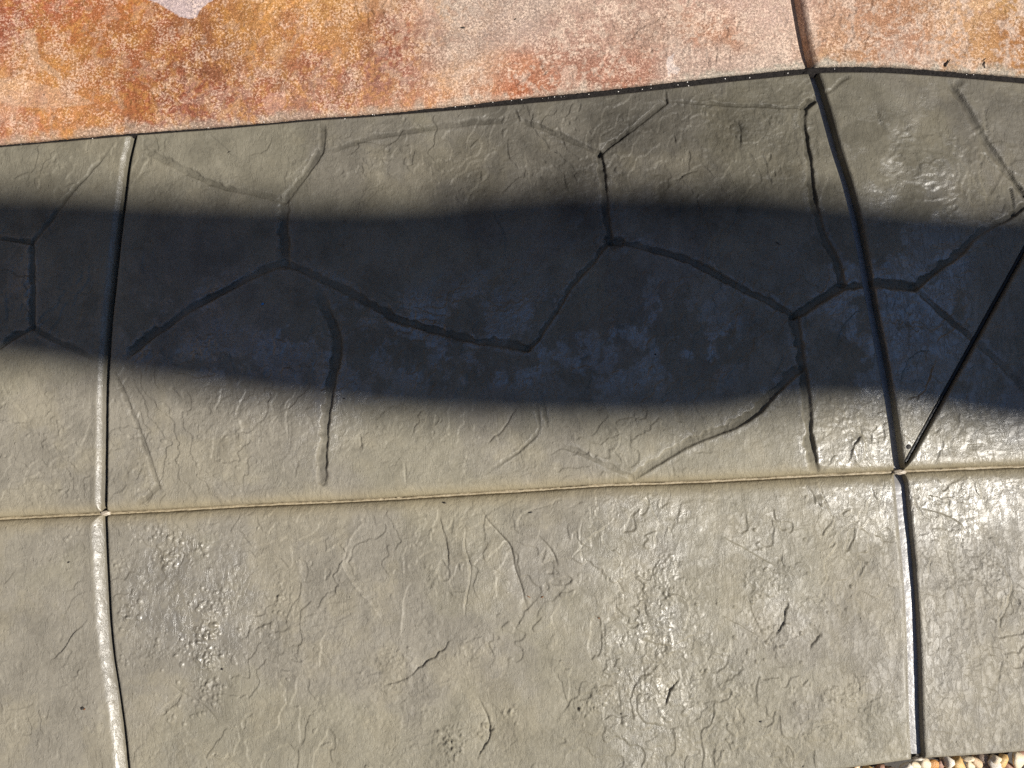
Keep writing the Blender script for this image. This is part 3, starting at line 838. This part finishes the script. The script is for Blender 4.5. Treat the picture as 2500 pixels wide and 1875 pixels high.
pcols = {'cream': (.72, .60, .42), 'honey': (.62, .40, .16), 'amber': (.52, .24, .06), 'white': (.74, .66, .54), 'pink brown': (.34, .19, .13), 'grey brown': (.24, .17, .12), 'tan': (.58, .42, .26)}
pm = {}
for k, c in pcols.items():
    pm[k] = simple_mat(k + ' stone', c, .34, .0006, 45, .16)
sub_m = [pebble_mesh(100 + i, .6, 2) for i in range(8)]
peb = [  # px, py, length px, height px, colour, turn, label
 (2122,1880,30,16,'honey',.1,'honey coloured pebble first from the left at the slab edge'),
 (2152,1884,34,22,'pink brown',.3,'dark reddish pebble left of the white pebble'),
 (2178,1886,32,22,'grey brown',-.2,'grey brown pebble touching the white one'),
 (2214,1877,30,26,'white',.6,'chalk white pebble just left of the wide joint end'),
 (2238,1874,34,22,'cream',-.5,'cream wedge shaped pebble below the wide joint end'),
 (2262,1869,28,24,'cream',.9,'pale cream pebble with a flat top below the joint'),
 (2281,1871,24,24,'amber',.3,'amber orange pebble between two cream ones'),
 (2298,1868,22,18,'pink brown',1.1,'small brown pebble right of the amber one'),
 (2318,1862,24,26,'white',.4,'small white rounded pebble near the slab edge'),
 (2343,1866,40,28,'honey',-.3,'large honey yellow pebble standing upright'),
 (2336,1858,26,14,'pink brown',.2,'reddish pebble tucked behind the honey one'),
 (2365,1856,26,16,'cream',.15,'small cream pebble tight under the slab edge'),
 (2372,1873,30,18,'cream',-.7,'slim cream pebble pointing down right'),
 (2388,1865,20,24,'tan',.8,'small tan oval pebble'),
 (2410,1862,44,30,'grey brown',-.8,'dark brown sloping pebble in shade'),
 (2424,1876,30,20,'grey brown',-.4,'dark grey brown pebble at the photo edge'),
 (2432,1856,26,18,'cream',.2,'pale oval pebble beside the tan stick shaped one'),
 (2430,1872,34,26,'white',1.3,'long white pebble standing on end'),
 (2450,1864,36,24,'honey',1.2,'long yellow tan pebble standing on end'),
 (2466,1874,34,26,'pink brown',-.5,'reddish brown pebble left of the big cream stone'),
 (2492,1862,50,40,'cream',-.6,'largest cream pebble with a sloping face'),
 (2498,1846,34,16,'pink brown',-.2,'dark pebble squeezed behind the largest cream stone'),
]
for k, (px, py, l, h, c, a, lab) in enumerate(peb):
    zt = -.020 if c in ('pink brown', 'grey brown') else -.011
    x, y = at(px, py, zt)
    me = sub_m[k % 8].copy(); o = link('pebble', me, pm[c], None, label=lab, category='pebble', group='pebbles along the slab edge')
    s = l * PX * .60
    o.scale = (s, h * PX * .62 * 1.25, s * .95)
    o.location = (float(x), float(y) + .001, zt - s * .25)
    o.rotation_euler = (rr.uniform(-.4, .4), rr.uniform(-.4, .4), a)

# the rest of the gravel bed, real stones in one mesh
def stones_stuff():
    r = RS(3)
    names = list(pcols)
    tmpl = [pebble_mesh(300 + i, .6, 1) for i in range(6)]
    tv = []; tf = []
    for me in tmpl:
        v = np.empty(len(me.vertices) * 3, np.float32); me.vertices.foreach_get('co', v); tv.append(v.reshape(-1, 3))
        f = np.empty(len(me.loops), np.int32); me.loops.foreach_get('vertex_index', f); tf.append(f.reshape(-1, 3))
    V = []; F = []; Mi = []; base = 0
    x0, x1 = -2.6, 2.6
    for lay in range(3):
        n = 2300
        xs = r.uniform(x0, x1, n); dd = r.uniform(.012, .50, n)
        for i in range(n):
            x = xs[i]; y = float(fB2(x)) - dd[i]
            ppx, ppy = to_px(x, y)
            if lay == 2 and 2080 < ppx < 2560 and ppy < 1895: continue
            s = r.uniform(.007, .015); k = r.randint(6)
            a, b, c = r.rand(3) * 6.28
            R = np.array(Matrix.Rotation(a, 3, 'Z') @ Matrix.Rotation(b * .2, 3, 'X') @ Matrix.Rotation(c * .2, 3, 'Y'))
            v = (tv[k] * s) @ R.T + [x, y, -.060 + lay * .014 + r.uniform(-.003, .003)]
            V.append(v); F.append(tf[k] + base); base += len(v)
            Mi.append(np.full(len(tf[k]), r.choice(len(names), p=[.26, .18, .08, .14, .14, .08, .12])))
    V = np.concatenate(V).astype(np.float32); F = np.concatenate(F).astype(np.int32); Mi = np.concatenate(Mi).astype(np.int32)
    me = bpy.data.meshes.new('gravel'); me.vertices.add(len(V)); me.vertices.foreach_set('co', V.ravel())
    me.loops.add(F.size); me.loops.foreach_set('vertex_index', F.ravel())
    me.polygons.add(len(F)); me.polygons.foreach_set('loop_start', np.arange(len(F), dtype=np.int32) * 3)
    me.polygons.foreach_set('use_smooth', np.ones(len(F), bool))
    for n_ in names: me.materials.append(pm[n_])
    me.polygons.foreach_set('material_index', Mi)
    me.update(calc_edges=True)
    return link('gravel', me, None, None, kind='stuff', label='cream and honey coloured gravel bed beside the path', category='gravel')
stones_stuff()

# ------------------------------------------------------------------ small litter
def zat(x, y): return float(sample(H, np.array([x]), np.array([y]))[0])
def fleck(px, py, lx, ly, a, mat, name, label, cat, group=None, h=.0012, seed=0):
    x, y = at(px, py); x, y = float(x), float(y)
    me = pebble_mesh(500 + seed, .5, 1)
    kw = dict(label=label, category=cat)
    if group: kw['group'] = group
    o = link(name, me, mat, None, **kw)
    o.scale = (lx * PX * .55, ly * PX * .55, h); o.location = (x, y, zat(x, y) + h * .45); o.rotation_euler = (0, 0, a)
    return o
M_blue = simple_mat('blue paint fleck', (.02, .25, .62), .5, 0, 100, .1)
M_blk = simple_mat('dark debris', (.018, .014, .011), .7, .0004, 300, .3)
M_brn = simple_mat('brown debris', (.16, .07, .025), .7, .0004, 300, .3)
M_wht = simple_mat('white grit', (.78, .74, .68), .4, .0004, 300, .1)
M_hole = simple_mat('dark pit grit', (.03, .026, .022), .6, .0004, 300, .3)
fleck(642, 742, 9, 6, .6, M_blue, 'paint_fleck', 'tiny bright blue paint fleck lying in the shadow', 'fleck', seed=1)

def twig(pts, rad, mat, label, name='twig', cat='twig'):
    bm = bmesh.new(); rings = []
    P = [Vector((*[float(c) for c in at(*p)], 0)) for p in pts]
    for i, p in enumerate(P):
        p.z = zat(p.x, p.y) + rad * (1.2 + .6 * (i % 2))
        d = (P[min(i+1, len(P)-1)] - P[max(i-1, 0)]); d.z = 0; d.normalize()
        n = Vector((-d.y, d.x, 0)); r = rad * (1 - .75 * abs(i / (len(P) - 1) - .35) * 1.2)
        rings.append([bm.verts.new(p + n * math.cos(t) * r + Vector((0, 0, 1)) * math.sin(t) * r) for t in [k * math.pi / 3 for k in range(6)]])
    for a, b in zip(rings, rings[1:]):
        for k in range(6): bm.faces.new((a[k], a[(k+1) % 6], b[(k+1) % 6], b[k]))
    bm.faces.new(rings[0][::-1]); bm.faces.new(rings[-1])
    me = bpy.data.meshes.new(name); bm.to_mesh(me); bm.free()
    return link(name, me, mat, None, label=label, category=cat)
twig([(2308,163),(2311,156),(2316,150),(2319,146)], .0018, M_blk, 'short straight black twig on the right rust slab near the joint')
twig([(2405,166),(2402,160),(2404,152),(2400,148),(2408,142)], .0011, M_blk, 'thin crooked black twig on the right rust slab, right of the straight one')
twig([(1894,590),(1899,593),(1905,597)], .0008, M_blk, 'small dark twig in the shadow right of the centre')
twig([(1354,370),(1362,374)], .0007, M_blk, 'tiny dark splinter beside the branching stamped joint')
twig([(556,374),(561,370),(566,369)], .0008, M_blk, 'small curved dark bristle on the upper left of the wide slab')
fleck(166, 1373, 8, 5, .3, M_blk, 'debris', 'black crumb on the plain lower left slab', 'crumb', seed=2, h=.0015)
fleck(203, 1728, 10, 9, .3, M_blk, 'debris', 'black grain beside a tan grain at the lower left', 'crumb', seed=3, h=.002)
fleck(208, 1730, 6, 6, .3, M_brn, 'debris', 'tan grain beside the black grain at the lower left', 'crumb', seed=4, h=.002)
fleck(541, 1634, 7, 9, .8, M_blk, 'debris', 'black crumb right of the bubbled column', 'crumb', seed=5, h=.0016)
fleck(1291, 1457, 11, 5, -.5, M_brn, 'debris', 'left brown seed husk on the large lower slab', 'husk', seed=6, h=.0015)
fleck(1324, 1457, 9, 5, .5, M_brn, 'debris', 'right brown seed husk on the large lower slab', 'husk', seed=7, h=.0015)
fleck(1296, 1251, 11, 5, .3, M_blk, 'debris', 'dark crumb under the curved split near the middle joint', 'crumb', seed=8)
fleck(1463, 1509, 9, 5, .1, M_brn, 'debris', 'rusty crumb right of centre on the lower slab', 'crumb', seed=9)
fleck(1517, 1743, 7, 6, .4, M_blk, 'debris', 'dark crumb below the flaking patch', 'crumb', seed=10)
fleck(1856, 1761, 8, 6, .4, M_blk, 'debris', 'dark crumb near the bottom right of the large slab', 'crumb', seed=11)
fleck(1959, 1871, 9, 7, .4, M_blk, 'debris', 'dark crumb at the bottom edge left of the wide joint', 'crumb', seed=12)
fleck(1130, 68, 14, 6, -.1, M_blk, 'debris', 'elongated dark chip set in the pale patch of the rust slab', 'chip', seed=13, h=.002)
fleck(1258, 47, 9, 7, .4, M_blk, 'debris', 'dark pit chip at the top of the rust slab near the middle', 'chip', seed=14, h=.0016)
fleck(2219, 1091, 13, 14, .5, M_blk, 'debris', 'black chip by the foot of the slanting joint', 'chip', seed=15, h=.002)
fleck(1086, 1228, 10, 5, 0, M_blk, 'debris', 'dark crumb lying on the tan bead left of centre', 'crumb', seed=16, h=.003)
fleck(1600, 865, 6, 5, 0, M_blk, 'debris', 'black speck in the bluish lower part of the shadow', 'crumb', seed=17)
fleck(840, 973, 6, 5, 0, M_blk, 'debris', 'black speck by the lower shadow edge near the bright groove', 'crumb', seed=18)
# white grit lying along the black line: all alike
rg = random.Random(9)
gm = pebble_mesh(620, .5, 1)
for k in range(42):
    px = rg.choice([rg.uniform(20, 2480), rg.uniform(700, 1700)])
    ppy = np.interp(px, [p[0] for p in B0p], [p[1] for p in B0p]) + rg.gauss(0, 4)
    x, y = at(px, ppy); x, y = float(x), float(y)
    if px == 160: continue
    o = link('grit_grain', gm, None, None, label='white grit grain caught along the black line under the rust slabs', category='grit', group='white grit grains along the black line')
    s = rg.uniform(.0007, .0018)
    o.scale = (s, s * .8, s * .7); o.rotation_euler = (0, 0, rg.uniform(0, 6)); o.location = (x, y, -.0035 + s * .5 + (0.002 if abs(rg.random()) > .5 else 0))
gm.materials.append(M_wht)

# ------------------------------------------------------------------ unseen additions: walls and eave that block sky, roll that throws the shadow band
def box(name, x0, x1, y0, y1, z0, z1, mat, parent=None, bev=.01, **props):
    bm = bmesh.new(); bmesh.ops.create_cube(bm, size=1)
    for v in bm.verts: v.co = Vector(((v.co.x + .5) * (x1 - x0) + x0, (v.co.y + .5) * (y1 - y0) + y0, (v.co.z + .5) * (z1 - z0) + z0))
    if bev: bmesh.ops.bevel(bm, geom=list(bm.edges), offset=bev, segments=2, affect='EDGES')
    me = bpy.data.meshes.new(name); bm.to_mesh(me); bm.free()
    return link(name, me, mat, parent, **props)

M_wall = simple_mat('brown stucco', (.16, .12, .09), .9, .003, 40, .2)
M_sof = simple_mat('dark stained timber', (.045, .030, .020), .7, .001, 30, .3)
M_steel = simple_mat('grey painted steel', (.2, .2, .2), .5, .0002, 60, .1)
M_caster = simple_mat('caster canvas', (.25, .22, .18), .9, .002, 40, .2)
blocker_house = bpy.data.objects.new('blocker_house', None); C.objects.link(blocker_house); blocker_house.location = (-3, 2.7, -.07)  # unseen walls and eave, added to block sky light and darken reflections
blocker_house['label'] = 'unseen brown walls and deep dark eave added to block sky light over the path'; blocker_house['category'] = 'blocker_house'
def hbox(name, x0, x1, y0, y1, z0, z1, mat, bev=.01):
    o = box(name, x0 + 3, x1 + 3, y0 - 2.7, y1 - 2.7, z0 + .07, z1 + .07, mat, blocker_house, bev); return o
EX0, EX1, EY = -2.6, .55, .72
hbox('blocker_wall', -7, .6, 2.7, 3.0, -.07, 3.0, M_wall)
hbox('blocker_wall', -7.3, -4.6, -5, 2.68, -.07, 6.0, M_wall)
hbox('blocker_wall', -7, 6.6, 3.02, 3.3, -.07, 6.4, M_wall)
gw = bpy.data.objects.new('sky_blocker', None); C.objects.link(gw); gw['label'] = 'unseen brown panel added beyond the gravel bed to block sky light'; gw['category'] = 'blocker_wall'  # unseen walls here and below, added to cut sky light in the shadow
box('blocker_panel', -7, 7, -3.6, -3.4, -.08, 4.0, M_wall, gw); box('blocker_coping', -7.05, 7.05, -3.65, -3.35, 4.002, 4.06, M_wall, gw)
gw = bpy.data.objects.new('sky_blocker', None); C.objects.link(gw); gw['label'] = 'tall unseen brown panel added at the far end of the path to block sky light'; gw['category'] = 'blocker_wall'
box('blocker_panel', 5.6, 5.8, -3.3, 3.0, -.08, 4.2, M_wall, gw); box('blocker_coping', 5.55, 5.85, -3.3, 3.0, 4.202, 4.26, M_wall, gw)
hbox('blocker_soffit', EX0, EX1, EY, 2.69, 2.62, 2.66, M_sof)
hbox('blocker_fascia', EX0, EX1, EY - .035, EY - .002, 2.55, 2.82, M_sof)
for k in range(6):
    xx = EX0 + .1 + k * (EX1 - EX0 - .2) / 5
    hbox('blocker_rafter', xx - .03, xx + .03, EY + .002, 2.69, 2.48, 2.617, M_sof)
hbox('blocker_roof', EX0 - .02, EX1 + .02, EY - .05, 2.69, 2.825, 2.87, M_sof)

# added unseen roll between two tall posts, shaped so that the sun draws the band on the path
ZR = 8.0
caster = bpy.data.objects.new('shadow_caster', None); C.objects.link(caster)
caster['label'] = 'unseen canvas roll between two tall steel posts, added to cast the shadow band'; caster['category'] = 'shade sail'
band_top = [(-400,468),(0,470),(200,476),(500,492),(800,502),(1050,500),(1250,474),(1450,462),(1700,466),(1900,470),(2100,492),(2300,514),(2500,520),(2900,525)]
band_bot = [(-400,868),(0,874),(150,895),(300,924),(500,950),(700,978),(850,996),(1000,1012),(1300,1022),(1500,1026),(1700,1024),(1800,1000),(1900,984),(2050,978),(2200,992),(2350,1026),(2500,1044),(2900,1060)]
band_top = [(a, b - 20) for a, b in band_top]; band_bot = [(a, b + 20) for a, b in band_bot]
tx_, ty_ = at([p[0] for p in band_top], [p[1] for p in band_top]); bx_, by_ = at([p[0] for p in band_bot], [p[1] for p in band_bot])
kx, ky = SUN.x / SUN.z, SUN.y / SUN.z
xs = np.concatenate([np.linspace(-7, -1.5, 30, endpoint=False), np.linspace(-1.5, 1.5, 110), np.linspace(1.6, 5, 20)])
rt = np.interp(xs, tx_, ty_); rb_ = np.interp(xs, bx_, by_)
ker = np.ones(5) / 5
rt[2:-2] = np.convolve(rt, ker, 'same')[2:-2]; rb_[2:-2] = np.convolve(rb_, ker, 'same')[2:-2]
cy_, rad = (rt + rb_) / 2, (rt - rb_) / 2
bm = bmesh.new(); rings = []
vscale = 1 / math.hypot(1, ky * .8)            # half height of the roll is .8 of its half width
for x, c, r in zip(xs, cy_, rad):
    r2 = r * vscale
    rings.append([bm.verts.new((x + kx * ZR, c + ky * ZR + math.cos(t) * r2, ZR + math.sin(t) * r2 * .8)) for t in [k * math.pi / 14 for k in range(28)]])
for a, b in zip(rings, rings[1:]):
    for k in range(28): bm.faces.new((a[k], a[(k+1) % 28], b[(k+1) % 28], b[k]))
bm.faces.new(rings[0][::-1]); bm.faces.new(rings[-1])
for f in bm.faces: f.smooth = True
me = bpy.data.meshes.new('caster_roll'); bm.to_mesh(me); bm.free()
yl, yr_ = float(cy_[0] + ky * ZR), float(cy_[-1] + ky * ZR)
xl, xr_ = float(xs[0] + kx * ZR), float(xs[-1] + kx * ZR)
caster.location = (0, 0, -.07)
def tocaster(o): o.parent = caster; o.matrix_parent_inverse = Matrix.Translation((0, 0, .07)); return o
tocaster(link('caster_roll', me, M_caster))
tocaster(box('caster_post', xl - .20, xl - .08, yl - .06, yl + .06, -.07, ZR + .4, M_steel))
tocaster(box('caster_post', xr_ + .08, xr_ + .20, yr_ - .06, yr_ + .06, -.07, ZR + .4, M_steel))
print('verts', sum(len(o.data.vertices) for o in C.objects if o.type == 'MESH'), 'tris~', sum(len(o.data.loops) - 2 * len(o.data.polygons) for o in C.objects if o.type == 'MESH'))
